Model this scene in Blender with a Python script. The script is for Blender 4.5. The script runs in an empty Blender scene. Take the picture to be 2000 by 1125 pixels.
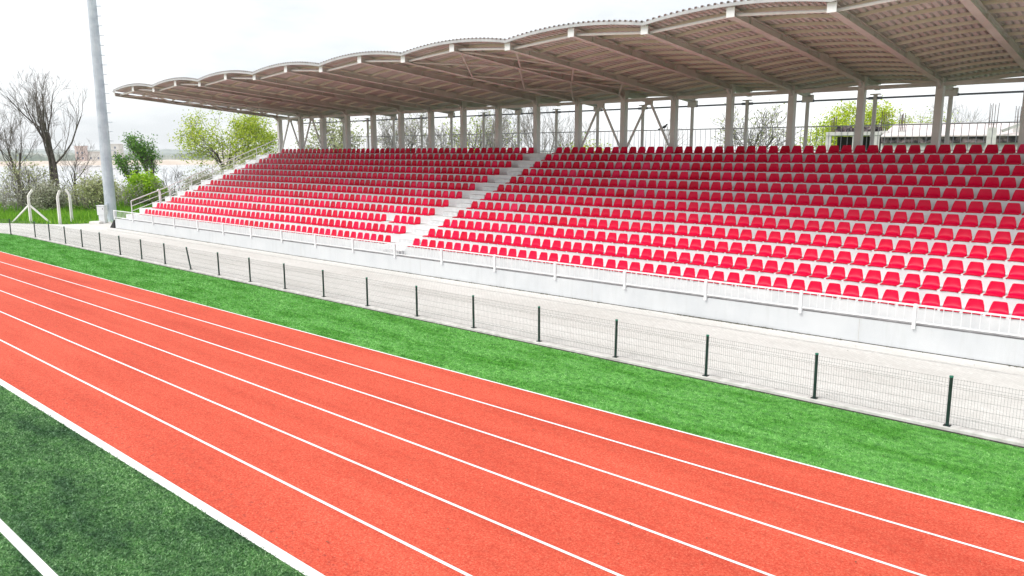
import bpy, math, random
from mathutils import Vector, Matrix

R = math.radians
scene = bpy.context.scene
COL = scene.collection
D = bpy.data

# ------------------------------------------------------------------ camera
YAW, PITCH, ROLL = 0.7222, 0.1752, -0.0010
CAM = Vector((0.0, 0.0, 5.1117))
cam = D.cameras.new("camera")
cam.sensor_width = 36.0
cam.lens = 36.0 * 1496.384 / 2000.0
cam.clip_start = 0.1
cam.clip_end = 6000.0
cam_o = D.objects.new("camera", cam)
COL.objects.link(cam_o)
right0 = Vector((math.cos(YAW), math.sin(YAW), 0))
fwd0 = Vector((-math.sin(YAW), math.cos(YAW), 0))
up0 = Vector((0, 0, 1))
fwd = fwd0 * math.cos(PITCH) - up0 * math.sin(PITCH)
upv = fwd0 * math.sin(PITCH) + up0 * math.cos(PITCH)
rgt = right0 * math.cos(ROLL) + upv * math.sin(ROLL)
upv = upv * math.cos(ROLL) - right0 * math.sin(ROLL)
cam_o.matrix_world = Matrix(((rgt.x, upv.x, -fwd.x, CAM.x), (rgt.y, upv.y, -fwd.y, CAM.y),
                             (rgt.z, upv.z, -fwd.z, CAM.z), (0, 0, 0, 1)))
scene.camera = cam_o
scene.render.resolution_x, scene.render.resolution_y = 1024, 576

# ------------------------------------------------------------------ sky, sun, exposure
SUN_EL, SUN_AZ = R(52), R(205)          # azimuth clockwise from +y
world = D.worlds.new("World")
scene.world = world
world.use_nodes = True
wt = world.node_tree
wt.nodes.clear()
w_out = wt.nodes.new("ShaderNodeOutputWorld")
w_mix = wt.nodes.new("ShaderNodeMixShader")
w_sky = wt.nodes.new("ShaderNodeTexSky")
w_sky.sky_type = 'NISHITA'
w_sky.sun_disc = False
w_sky.sun_elevation = SUN_EL
w_sky.sun_rotation = SUN_AZ
w_b1 = wt.nodes.new("ShaderNodeBackground")
w_b1.inputs[1].default_value = 0.12
w_b2 = wt.nodes.new("ShaderNodeBackground")
w_b2.inputs[1].default_value = 1.0
w_tc = wt.nodes.new("ShaderNodeTexCoord")
w_map = wt.nodes.new("ShaderNodeMapping")
w_map.inputs['Scale'].default_value = (1.0, 1.0, 3.2)
w_no = wt.nodes.new("ShaderNodeTexNoise")
w_no.inputs['Scale'].default_value = 2.6
w_no.inputs['Detail'].default_value = 6.0
w_no.inputs['Roughness'].default_value = 0.55
w_cr = wt.nodes.new("ShaderNodeValToRGB")
w_cr.color_ramp.elements[0].position = 0.36
w_cr.color_ramp.elements[0].color = (0.385, 0.402, 0.42, 1)
w_cr.color_ramp.elements[1].position = 0.60
w_cr.color_ramp.elements[1].color = (0.55, 0.558, 0.566, 1)
w_mix.inputs[0].default_value = 0.95
L = wt.links.new
L(w_tc.outputs['Generated'], w_map.inputs[0])
L(w_map.outputs[0], w_no.inputs['Vector'])
L(w_no.outputs[0], w_cr.inputs[0])
L(w_cr.outputs[0], w_b2.inputs[0])
L(w_sky.outputs[0], w_b1.inputs[0])
L(w_b1.outputs[0], w_mix.inputs[1])
L(w_b2.outputs[0], w_mix.inputs[2])
L(w_mix.outputs[0], w_out.inputs[0])

sun = D.lights.new("sun", 'SUN')
sun.energy = 1.25
sun.angle = R(30)
sun.color = (1.0, 0.965, 0.91)
sun_o = D.objects.new("sun", sun)
COL.objects.link(sun_o)
sun_dir = Vector((math.sin(SUN_AZ) * math.cos(SUN_EL), math.cos(SUN_AZ) * math.cos(SUN_EL), math.sin(SUN_EL)))
sun_o.rotation_euler = sun_dir.to_track_quat('Z', 'Y').to_euler()
sun_o.location = (-20, -20, 40)

vs = scene.view_settings
vs.view_transform = 'Standard'
vs.look = 'None'
vs.gamma = 1.0
vs.exposure = 1.20
scene.cycles.use_denoising = True
scene.cycles.max_bounces = 8
scene.cycles.diffuse_bounces = 5

# ------------------------------------------------------------------ materials
def nodes_of(name):
    m = D.materials.new(name)
    m.use_nodes = True
    nt = m.node_tree
    return m, nt, nt.nodes['Principled BSDF']

def noise(nt, scale, detail=4, rough=0.55, stretch=None, src='Object'):
    tc = nt.nodes.new("ShaderNodeTexCoord")
    n = nt.nodes.new("ShaderNodeTexNoise")
    n.inputs['Scale'].default_value = scale
    n.inputs['Detail'].default_value = detail
    n.inputs['Roughness'].default_value = rough
    if stretch:
        mp = nt.nodes.new("ShaderNodeMapping")
        mp.inputs['Scale'].default_value = stretch[:3]
        if len(stretch) > 3:
            mp.inputs['Rotation'].default_value = (0, 0, stretch[3])
        nt.links.new(tc.outputs[src], mp.inputs[0])
        nt.links.new(mp.outputs[0], n.inputs['Vector'])
    else:
        nt.links.new(tc.outputs[src], n.inputs['Vector'])
    return n

def ramp(nt, fac, stops):
    r = nt.nodes.new("ShaderNodeValToRGB")
    el = r.color_ramp.elements
    while len(el) < len(stops):
        el.new(0.5)
    for e, (p, c) in zip(el, stops):
        e.position = p
        e.color = (c[0], c[1], c[2], 1)
    nt.links.new(fac, r.inputs[0])
    return r

def mixc(nt, fac, a, b, mode='MIX'):
    m = nt.nodes.new("ShaderNodeMix")
    m.data_type = 'RGBA'
    m.blend_type = mode
    for sock, v in ((m.inputs[0], fac), (m.inputs[6], a), (m.inputs[7], b)):
        if hasattr(v, 'node'):
            nt.links.new(v, sock)
        elif isinstance(v, (int, float)):
            sock.default_value = v
        else:
            sock.default_value = (v[0], v[1], v[2], 1)
    return m.outputs[2]

def bump(nt, p, h, strength, dist=0.02):
    b = nt.nodes.new("ShaderNodeBump")
    b.inputs['Strength'].default_value = strength
    b.inputs['Distance'].default_value = dist
    nt.links.new(h, b.inputs['Height'])
    nt.links.new(b.outputs[0], p.inputs['Normal'])

def simple(name, c1, c2=None, scale=3.0, rough=0.6, metal=0.0, bmp=0.0, detail=5, spec=0.5, lo=0.35, hi=0.65):
    m, nt, p = nodes_of(name)
    p.inputs['Roughness'].default_value = rough
    p.inputs['Metallic'].default_value = metal
    p.inputs['Specular IOR Level'].default_value = spec
    n = noise(nt, scale, detail)
    r = ramp(nt, n.outputs[0], [(lo, c1), (hi, c2 or c1)])
    nt.links.new(r.outputs[0], p.inputs['Base Color'])
    if bmp:
        bump(nt, p, n.outputs[0], bmp)
    return m

M = {}
M['white_paint'] = simple('white_paint', (0.78, 0.79, 0.80), (0.84, 0.85, 0.86), 1.5, 0.55)
M['terrace'] = simple('terrace_concrete', (0.68, 0.695, 0.705), (0.77, 0.78, 0.785), 2.2, 0.7, bmp=0.05)
M['step'] = simple('step_concrete', (0.58, 0.59, 0.60), (0.74, 0.75, 0.755), 4.0, 0.8, bmp=0.1)
M['steel'] = simple('painted_steel', (0.52, 0.49, 0.46), (0.62, 0.59, 0.56), 1.2, 0.5)
M['steel_light'] = simple('light_painted_steel', (0.60, 0.58, 0.56), (0.68, 0.66, 0.64), 1.2, 0.5)
M['purlin'] = simple('purlin_steel', (0.60, 0.56, 0.47), (0.68, 0.64, 0.55), 1.5, 0.5)
M['tie'] = simple('blue_grey_steel', (0.15, 0.18, 0.24), (0.21, 0.24, 0.30), 2.0, 0.45)
M['rail_grey'] = simple('grey_rail_paint', (0.38, 0.40, 0.44), (0.48, 0.50, 0.54), 2.0, 0.5)
M['trim'] = simple('roof_edge_trim', (0.42, 0.43, 0.44), (0.52, 0.53, 0.54), 2.0, 0.5)
M['post_green'] = simple('dark_green_post', (0.006, 0.022, 0.020), (0.012, 0.04, 0.035), 6.0, 0.4)
M['cap_green'] = simple('green_cap', (0.02, 0.16, 0.11), (0.03, 0.22, 0.15), 6.0, 0.4)
M['wire'] = simple('wire_green', (0.11, 0.125, 0.12), (0.16, 0.175, 0.17), 5.0, 0.5)
M['galv'] = simple('galvanised_steel', (0.44, 0.49, 0.56), (0.60, 0.65, 0.71), 1.6, 0.45, metal=0.15, detail=8)
M['cabinet'] = simple('cabinet_white', (0.66, 0.68, 0.70), (0.76, 0.77, 0.78), 3.0, 0.5)
M['concrete_white'] = simple('whitewashed_concrete', (0.72, 0.70, 0.67), (0.84, 0.83, 0.80), 5.0, 0.8, bmp=0.1)
M['black'] = simple('matt_black', (0.008, 0.008, 0.009), (0.02, 0.02, 0.02), 5.0, 0.7)
M['bark'] = simple('bark', (0.045, 0.036, 0.030), (0.13, 0.11, 0.095), 3.5, 0.9, bmp=0.3)
M['twig'] = simple('twig_bark', (0.12, 0.105, 0.095), (0.22, 0.195, 0.18), 2.0, 0.9)
M['bark_pale'] = simple('pale_bark', (0.20, 0.18, 0.165), (0.34, 0.31, 0.29), 3.0, 0.9)
M['lamp'] = simple('lamp_housing', (0.75, 0.75, 0.74), (0.8, 0.8, 0.8), 2.0, 0.4)
M['bird'] = simple('bird_feathers', (0.02, 0.02, 0.025), (0.06, 0.06, 0.07), 20.0, 0.6)
M['rebar'] = simple('rusty_rebar', (0.06, 0.045, 0.04), (0.12, 0.08, 0.06), 6.0, 0.8)
M['raw_concrete'] = simple('raw_concrete', (0.50, 0.49, 0.47), (0.64, 0.63, 0.61), 2.0, 0.85, bmp=0.1)
M['dark_gap'] = simple('interior_shade', (0.012, 0.011, 0.012), (0.03, 0.028, 0.03), 3.0, 0.9)

def leaf_mat(name, a, b, c, patch=None, stretch=None):
    m, nt, p = nodes_of(name)
    g = nt.nodes.new("ShaderNodeNewGeometry")
    r = ramp(nt, g.outputs['Random Per Island'], [(0.0, a), (0.55, b), (1.0, c)])
    if patch:
        big = noise(nt, 1.1, 5, 0.62, stretch)
        rb = ramp(nt, big.outputs[0], [(0.38, patch), (0.56, (1, 1, 1))])
        f2 = noise(nt, 7, 6, 0.72)
        r2 = ramp(nt, f2.outputs[0], [(0.36, (0.52, 0.60, 0.60)), (0.58, (1.08, 1.05, 1.05))])
        col = mixc(nt, 1.0, mixc(nt, 1.0, r.outputs[0], rb.outputs[0], 'MULTIPLY'), r2.outputs[0], 'MULTIPLY')
    else:
        col = r.outputs[0]
    nt.links.new(col, p.inputs['Base Color'])
    p.inputs['Roughness'].default_value = 0.6
    tr = nt.nodes.new("ShaderNodeBsdfTranslucent")
    nt.links.new(col, tr.inputs[0])
    ms = nt.nodes.new("ShaderNodeMixShader")
    ms.inputs[0].default_value = 0.35
    out = nt.nodes['Material Output']
    nt.links.new(p.outputs[0], ms.inputs[1])
    nt.links.new(tr.outputs[0], ms.inputs[2])
    nt.links.new(ms.outputs[0], out.inputs[0])
    return m
M['leaf_yellow'] = leaf_mat('leaf_yellow_green', (0.24, 0.36, 0.02), (0.50, 0.62, 0.04), (0.70, 0.76, 0.12))
M['leaf_bright'] = leaf_mat('leaf_bright_green', (0.30, 0.44, 0.01), (0.54, 0.66, 0.02), (0.70, 0.77, 0.07))
M['leaf_lime'] = leaf_mat('leaf_lime_green', (0.22, 0.44, 0.01), (0.40, 0.64, 0.02), (0.55, 0.74, 0.06))
M['leaf_dark'] = leaf_mat('leaf_dark_green', (0.05, 0.15, 0.02), (0.13, 0.31, 0.04), (0.26, 0.46, 0.08))
M['leaf_pale'] = leaf_mat('leaf_pale_green', (0.34, 0.38, 0.16), (0.48, 0.52, 0.24), (0.62, 0.64, 0.40))  # pale spring leaf; also carries the blown-out light behind the stand
M['leaf_brush'] = leaf_mat('leaf_brush', (0.22, 0.23, 0.13), (0.44, 0.45, 0.32), (0.72, 0.72, 0.64))
M['grass_blade'] = leaf_mat('grass_blade', (0.10, 0.28, 0.01), (0.20, 0.46, 0.02), (0.34, 0.58, 0.05))
M['turf_dark_blade'] = leaf_mat('turf_dark_blade', (0.03, 0.15, 0.035), (0.15, 0.39, 0.10), (0.46, 0.74, 0.36), (0.40, 0.48, 0.54), (0.35, 1.2, 1.0, 0.3))
M['turf_light_blade'] = leaf_mat('turf_light_blade', (0.08, 0.36, 0.035), (0.22, 0.60, 0.125), (0.46, 0.84, 0.31), (0.50, 0.70, 0.34), (0.5, 1.6, 1.0, 0.5))
M['weed'] = leaf_mat('dry_weed', (0.05, 0.06, 0.03), (0.12, 0.12, 0.07), (0.22, 0.20, 0.14))

def seat_mat():
    m, nt, p = nodes_of('red_plastic')
    g = nt.nodes.new("ShaderNodeNewGeometry")
    r = ramp(nt, g.outputs['Random Per Island'], [(0.0, (0.58, 0.0005, 0.026)), (0.5, (0.72, 0.001, 0.044)), (0.9, (0.78, 0.002, 0.062)), (1.0, (0.80, 0.025, 0.11))])
    n = noise(nt, 1.7, 3)
    r2 = ramp(nt, n.outputs[0], [(0.4, (1, 1, 1)), (0.75, (0.86, 0.86, 0.86))])
    c = mixc(nt, 1.0, r.outputs[0], r2.outputs[0], 'MULTIPLY')
    nt.links.new(c, p.inputs['Base Color'])
    p.inputs['Roughness'].default_value = 0.36
    p.inputs['Specular IOR Level'].default_value = 0.16
    return m
M['seat'] = seat_mat()

def track_mat():
    m, nt, p = nodes_of('red_track_rubber')
    f = noise(nt, 30, 8, 0.95)
    big = noise(nt, 0.55, 5, 0.6, (0.35, 1.0, 1.0))
    mid = noise(nt, 7.0, 6, 0.7)
    r = ramp(nt, f.outputs[0], [(0.36, (0.32, 0.020, 0.011)), (0.45, (0.62, 0.074, 0.040)), (0.54, (0.74, 0.130, 0.076)), (0.64, (0.84, 0.37, 0.23))])
    rb = ramp(nt, big.outputs[0], [(0.3, (0.84, 0.74, 0.72)), (0.66, (1, 1, 1))])
    c = mixc(nt, 1.0, r.outputs[0], rb.outputs[0], 'MULTIPLY')
    rm = ramp(nt, mid.outputs[0], [(0.35, (0.86, 0.84, 0.84)), (0.55, (1, 1, 1))])
    c = mixc(nt, 1.0, c, rm.outputs[0], 'MULTIPLY')
    lane = noise(nt, 1.6, 6, 0.65, (0.06, 1.0, 1.0))
    rl = ramp(nt, lane.outputs[0], [(0.36, (0.88, 0.82, 0.80)), (0.6, (1, 1, 1))])
    c = mixc(nt, 1.0, c, rl.outputs[0], 'MULTIPLY')
    # trodden dirt on the innermost lane
    tc = nt.nodes.new("ShaderNodeTexCoord")
    sx = nt.nodes.new("ShaderNodeSeparateXYZ")
    nt.links.new(tc.outputs['Object'], sx.inputs[0])
    mr = nt.nodes.new("ShaderNodeMapRange")
    mr.inputs[1].default_value = 4.9
    mr.inputs[2].default_value = 6.6
    mr.inputs[3].default_value = 1.0
    mr.inputs[4].default_value = 0.0
    nt.links.new(sx.outputs['Y'], mr.inputs[0])
    dn = noise(nt, 9.0, 8, 0.78)
    dr = ramp(nt, dn.outputs[0], [(0.56, (0, 0, 0)), (0.66, (1, 1, 1))])
    mm = nt.nodes.new("ShaderNodeMath")
    mm.operation = 'MULTIPLY'
    nt.links.new(mr.outputs[0], mm.inputs[0])
    nt.links.new(dr.outputs[0], mm.inputs[1])
    c = mixc(nt, mm.outputs[0], c, (0.17, 0.030, 0.030))
    nt.links.new(c, p.inputs['Base Color'])
    p.inputs['Roughness'].default_value = 0.9
    p.inputs['Specular IOR Level'].default_value = 0.25
    bump(nt, p, f.outputs[0], 0.35, 0.01)
    return m
M['track'] = track_mat()

def turf_mat(name, dark, mid, light, patch_lo, fine=36, stretch=(0.35, 1.2, 1.0, 0.3)):
    m, nt, p = nodes_of(name)
    f = noise(nt, fine, 8, 0.95)
    f2 = noise(nt, 7, 6, 0.72)
    big = noise(nt, 1.1, 5, 0.62, stretch)
    r = ramp(nt, f.outputs[0], [(0.36, dark), (0.50, mid), (0.66, light)])
    r2 = ramp(nt, f2.outputs[0], [(0.36, (0.52, 0.60, 0.60)), (0.58, (1.08, 1.05, 1.05))])
    rb = ramp(nt, big.outputs[0], [(0.38, patch_lo), (0.56, (1, 1, 1))])
    c = mixc(nt, 1.0, r.outputs[0], r2.outputs[0], 'MULTIPLY')
    c = mixc(nt, 1.0, c, rb.outputs[0], 'MULTIPLY')
    nt.links.new(c, p.inputs['Base Color'])
    p.inputs['Roughness'].default_value = 0.85
    p.inputs['Specular IOR Level'].default_value = 0.3
    bump(nt, p, f.outputs[0], 0.8, 0.03)
    return m
M['turf_dark'] = turf_mat('dark_pitch_turf', (0.016, 0.06, 0.02), (0.115, 0.265, 0.08), (0.42, 0.62, 0.33), (0.40, 0.48, 0.54), fine=24)
M['turf_light'] = turf_mat('light_strip_turf', (0.03, 0.20, 0.006), (0.15, 0.45, 0.085), (0.38, 0.70, 0.25), (0.50, 0.70, 0.34), stretch=(0.5, 1.6, 1.0, 0.5))
M['field'] = turf_mat('meadow', (0.05, 0.12, 0.02), (0.10, 0.20, 0.04), (0.18, 0.28, 0.07), (0.7, 0.7, 0.7), fine=12)
M['bank'] = turf_mat('bank_soil_grass', (0.05, 0.13, 0.012), (0.10, 0.24, 0.02), (0.17, 0.32, 0.05), (0.55, 0.6, 0.5), fine=18)

def line_mat():
    m, nt, p = nodes_of('white_line_paint')
    f = noise(nt, 30, 8, 0.85)
    r = ramp(nt, f.outputs[0], [(0.34, (0.66, 0.60, 0.59)), (0.48, (0.84, 0.84, 0.84))])
    big = noise(nt, 1.3, 6, 0.7)
    rb = ramp(nt, big.outputs[0], [(0.36, (0.86, 0.82, 0.80)), (0.5, (1, 1, 1))])
    c = mixc(nt, 1.0, r.outputs[0], rb.outputs[0], 'MULTIPLY')
    w = noise(nt, 14, 8, 0.9)
    wr = ramp(nt, w.outputs[0], [(0.64, (0, 0, 0)), (0.72, (0.7, 0.7, 0.7))])
    c = mixc(nt, wr.outputs[0], c, (0.72, 0.22, 0.16))
    nt.links.new(c, p.inputs['Base Color'])
    p.inputs['Roughness'].default_value = 0.8
    return m
M['line'] = line_mat()

def paver_mat():
    m, nt, p = nodes_of('concrete_pavers')
    tc = nt.nodes.new("ShaderNodeTexCoord")
    mp = nt.nodes.new("ShaderNodeMapping")
    mp.inputs['Rotation'].default_value = (0, 0, R(45))
    nt.links.new(tc.outputs['Object'], mp.inputs[0])
    b = nt.nodes.new("ShaderNodeTexBrick")
    b.inputs['Scale'].default_value = 1.0
    b.inputs['Brick Width'].default_value = 0.21
    b.inputs['Row Height'].default_value = 0.105
    b.inputs['Mortar Size'].default_value = 0.006
    b.inputs['Mortar Smooth'].default_value = 0.2
    b.inputs['Color1'].default_value = (0.67, 0.655, 0.63, 1)
    b.inputs['Color2'].default_value = (0.735, 0.72, 0.695, 1)
    b.inputs['Mortar'].default_value = (0.60, 0.585, 0.565, 1)
    nt.links.new(mp.outputs[0], b.inputs['Vector'])
    n = noise(nt, 0.5, 6, 0.6, (0.35, 1.3, 1.0))
    r = ramp(nt, n.outputs[0], [(0.30, (0.86, 0.855, 0.845)), (0.62, (1.0, 1.0, 1.0))])
    f = noise(nt, 26, 5, 0.7)
    rf = ramp(nt, f.outputs[0], [(0.30, (0.84, 0.84, 0.83)), (0.60, (1.0, 1.0, 1.0))])
    c = mixc(nt, 1.0, b.outputs['Color'], r.outputs[0], 'MULTIPLY')
    c = mixc(nt, 1.0, c, rf.outputs[0], 'MULTIPLY')
    nt.links.new(c, p.inputs['Base Color'])
    p.inputs['Roughness'].default_value = 0.85
    bump(nt, p, b.outputs['Fac'], -0.25, 0.01)
    return m
M['pavers'] = paver_mat()
M['drain'] = simple('drain_channel', (0.44, 0.43, 0.415), (0.58, 0.57, 0.55), 8.0, 0.9)
M['coping_shade'] = simple('shaded_coping', (0.13, 0.13, 0.13), (0.28, 0.28, 0.285), 4.0, 0.9)  # shading below the bottom rail put into this dark colour
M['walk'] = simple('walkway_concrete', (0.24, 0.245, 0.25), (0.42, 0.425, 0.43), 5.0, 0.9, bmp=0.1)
M['kerb'] = simple('kerb_concrete', (0.50, 0.485, 0.46), (0.68, 0.665, 0.64), 5.0, 0.85, bmp=0.15)
M['edge'] = simple('edge_soil_shade', (0.022, 0.026, 0.020), (0.06, 0.055, 0.04), 9.0, 0.95)  # dirt in the wall joint; along the kerb it paints gap shadow

def wall_mat():
    m, nt, p = nodes_of('painted_wall')
    n = noise(nt, 0.9, 6, 0.6)
    r = ramp(nt, n.outputs[0], [(0.3, (0.565, 0.585, 0.605)), (0.65, (0.625, 0.64, 0.655))])
    st = noise(nt, 5.0, 6, 0.7, (1.0, 1.0, 0.12))
    rs = ramp(nt, st.outputs[0], [(0.28, (0.93, 0.93, 0.92)), (0.48, (1, 1, 1))])
    c = mixc(nt, 1.0, r.outputs[0], rs.outputs[0], 'MULTIPLY')
    tc = nt.nodes.new("ShaderNodeTexCoord")
    sx = nt.nodes.new("ShaderNodeSeparateXYZ")
    nt.links.new(tc.outputs['Object'], sx.inputs[0])
    mr = nt.nodes.new("ShaderNodeMapRange")
    mr.inputs[1].default_value = 0.05
    mr.inputs[2].default_value = 0.13
    mr.inputs[3].default_value = 1.0
    mr.inputs[4].default_value = 0.0
    nt.links.new(sx.outputs['Z'], mr.inputs[0])
    dn = noise(nt, 6.0, 8, 0.75, (1.0, 1.0, 0.5))
    dr = ramp(nt, dn.outputs[0], [(0.54, (0, 0, 0)), (0.74, (0.7, 0.7, 0.7))])
    mm = nt.nodes.new("ShaderNodeMath")
    mm.operation = 'MULTIPLY'
    nt.links.new(mr.outputs[0], mm.inputs[0])
    nt.links.new(dr.outputs[0], mm.inputs[1])
    c = mixc(nt, mm.outputs[0], c, (0.22, 0.21, 0.19))
    nt.links.new(c, p.inputs['Base Color'])
    p.inputs['Roughness'].default_value = 0.6
    return m
M['wall'] = wall_mat()

def deck_mat():
    m, nt, p = nodes_of('roof_sheet')
    n = noise(nt, 0.7, 4, 0.6)
    r = ramp(nt, n.outputs[0], [(0.3, (0.48, 0.45, 0.43)), (0.7, (0.62, 0.59, 0.57))])
    nt.links.new(r.outputs[0], p.inputs['Base Color'])
    p.inputs['Roughness'].default_value = 0.5
    return m
M['deck'] = deck_mat()

def water_mat():
    m, nt, p = nodes_of('lake_water')
    p.inputs['Base Color'].default_value = (0.62, 0.65, 0.69, 1)
    p.inputs['Roughness'].default_value = 0.12
    n = noise(nt, 0.6, 6, 0.6, (1.0, 2.0, 1.0))
    bump(nt, p, n.outputs[0], 0.25, 0.1)
    return m
M['water'] = water_mat()
M['sand'] = simple('sand_shore', (0.52, 0.44, 0.37), (0.64, 0.56, 0.49), 0.05, 0.9)
M['far_trees'] = simple('far_woods', (0.17, 0.21, 0.18), (0.36, 0.37, 0.33), 0.035, 0.9, detail=8)  # distance haze partly put into this pale colour
M['hill'] = simple('far_hills', (0.25, 0.29, 0.28), (0.38, 0.41, 0.39), 0.012, 0.95, detail=8)  # paled to carry part of the distance haze
M['house_white'] = simple('pale_render', (0.62, 0.60, 0.57), (0.74, 0.73, 0.70), 0.3, 0.8)
M['house_pink'] = simple('pink_render', (0.58, 0.48, 0.45), (0.68, 0.57, 0.54), 0.3, 0.8)
M['tile_red'] = simple('pale_red_tiles', (0.64, 0.56, 0.55), (0.76, 0.70, 0.69), 1.2, 0.8)
M['tile_old'] = simple('weathered_eave', (0.03, 0.025, 0.03), (0.30, 0.24, 0.25), 2.5, 0.9, lo=0.42, hi=0.62)

# ------------------------------------------------------------------ mesh helpers
class MB:
    def __init__(s):
        s.v, s.f = [], []
    def box(s, a, b):
        n = len(s.v)
        x0, y0, z0 = a
        x1, y1, z1 = b
        s.v += [(x0, y0, z0), (x1, y0, z0), (x1, y1, z0), (x0, y1, z0), (x0, y0, z1), (x1, y0, z1), (x1, y1, z1), (x0, y1, z1)]
        s.f += [(n, n+3, n+2, n+1), (n+4, n+5, n+6, n+7), (n, n+1, n+5, n+4), (n+1, n+2, n+6, n+5), (n+2, n+3, n+7, n+6), (n+3, n, n+4, n+7)]
        return s
    def prism(s, poly, lo, hi, axis='x'):
        """extrude a 2-D outline (y,z for axis x / x,z for y / x,y for z) from lo to hi"""
        n = len(s.v)
        k = len(poly)
        for t in (lo, hi):
            for a, b in poly:
                s.v.append((t, a, b) if axis == 'x' else ((a, t, b) if axis == 'y' else (a, b, t)))
        for i in range(k):
            j = (i + 1) % k
            s.f.append((n+i, n+j, n+k+j, n+k+i))
        s.f.append(tuple(range(n+k-1, n-1, -1)))
        s.f.append(tuple(range(n+k, n+2*k)))
        return s
    def tube(s, pts, rads, n=8, cap=True):
        pts = [Vector(p) for p in pts]
        if isinstance(rads, (int, float)):
            rads = [rads] * len(pts)
        base = len(s.v)
        up = None
        for i, p in enumerate(pts):
            d = (pts[min(i+1, len(pts)-1)] - pts[max(i-1, 0)])
            d = d.normalized() if d.length > 1e-9 else Vector((0, 0, 1))
            if up is None:
                up = Vector((1, 0, 0)) if abs(d.z) > 0.9 else Vector((0, 0, 1))
            a = d.cross(up)
            if a.length < 1e-6:
                a = d.orthogonal()
            a.normalize()
            b = d.cross(a).normalized()
            up = -b if b.dot(up) < 0 else b
            b = d.cross(a)
            for k in range(n):
                t = 2 * math.pi * (k + 0.5) / n
                s.v.append(tuple(p + a * (math.cos(t) * rads[i]) + b * (math.sin(t) * rads[i])))
        for i in range(len(pts) - 1):
            for k in range(n):
                k2 = (k + 1) % n
                s.f.append((base+i*n+k, base+i*n+k2, base+(i+1)*n+k2, base+(i+1)*n+k))
        if cap:
            s.f.append(tuple(base+k for k in range(n-1, -1, -1)))
            e = base + (len(pts)-1)*n
            s.f.append(tuple(e+k for k in range(n)))
        return s
    def bar(s, p0, p1, w, h):
        """box beam from p0 to p1, w sideways, h upward (p is its centre line)"""
        p0, p1 = Vector(p0), Vector(p1)
        d = (p1 - p0).normalized()
        side = d.cross(Vector((0, 0, 1)))
        side = side.normalized() if side.length > 1e-6 else Vector((1, 0, 0))
        up = side.cross(d)
        n = len(s.v)
        for p in (p0, p1):
            for a, b in ((-1, -1), (1, -1), (1, 1), (-1, 1)):
                s.v.append(tuple(p + side*(a*w/2) + up*(b*h/2)))
        s.f += [(n, n+1, n+2, n+3), (n+7, n+6, n+5, n+4), (n, n+4, n+5, n+1), (n+1, n+5, n+6, n+2), (n+2, n+6, n+7, n+3), (n+3, n+7, n+4, n)]
        return s
    def quad(s, *p):
        n = len(s.v)
        s.v += [tuple(q) for q in p]
        s.f.append(tuple(range(n, n+len(p))))
        return s
    def build(s, name, mat, parent=None, smooth=False, bevel=0.0):
        me = D.meshes.new(name)
        me.from_pydata(s.v, [], s.f)
        me.materials.append(mat)
        if smooth:
            me.shade_smooth()
        me.update()
        o = D.objects.new(name, me)
        COL.objects.link(o)
        if parent:
            o.parent = parent
        if bevel:
            b = o.modifiers.new('bevel', 'BEVEL')
            b.width = bevel
            b.segments = 2
            b.limit_method = 'ANGLE'
        return o

def tag(o, label, cat, group=None):
    o['label'] = label
    o['category'] = cat
    if group:
        o['group'] = group
    return o
def empty(name, loc, label, cat, group=None):
    o = D.objects.new(name, None)
    o.empty_display_size = 0.2
    o.location = loc
    COL.objects.link(o)
    return tag(o, label, cat, group)
def at0(o):
    """parent keeps world-space meshes: children of an empty at loc are offset back"""
    return o
def struct(o):
    o['kind'] = 'structure'
    return o
def stuff(o):
    o['kind'] = 'stuff'
    return o
def adopt(root):
    """world-space child meshes under a root standing elsewhere"""
    off = Matrix.Translation(-Vector(root.location))
    for c in root.children:
        if c.type == 'MESH' and not c.get('_l'):
            c.data.transform(off)
    for c in root.children:
        for g in c.children:
            if g.type == 'MESH':
                g.data.transform(off)

# ------------------------------------------------------------------ ground, lake, far shore
SHORE = [(-70, -60), (-80, -10), (-85, 12), (-90, 26), (-86, 38), (-84, 48), (-120, 78), (-260, 170), (-700, 440), (-2500, 1500)]
g = MB()
top = [(x, y, -0.03) for x, y in SHORE]
g.v = top + [(x - 7, y - 3, -1.6) for x, y in SHORE] + [(2500, 2600, -0.03), (2500, -1500, -0.03), (-70, -1500, -0.03), (-77, -1500, -1.6)]
ns = len(SHORE)
for i in range(ns - 1):
    g.f.append((i, i+1, ns+i+1, ns+i))
g.f.append((2*ns+2, 0, ns, 2*ns+3))
g.f.append(tuple([2*ns+2, 2*ns+1, 2*ns] + list(range(ns-1, -1, -1))))
struct(g.build('ground', M['field']))

struct(MB().quad((-60, -700, -1.2), (-60, 700, -1.2), (-900, 900, -1.2), (-900, -700, -1.2)).build('lake', M['water']))

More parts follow.
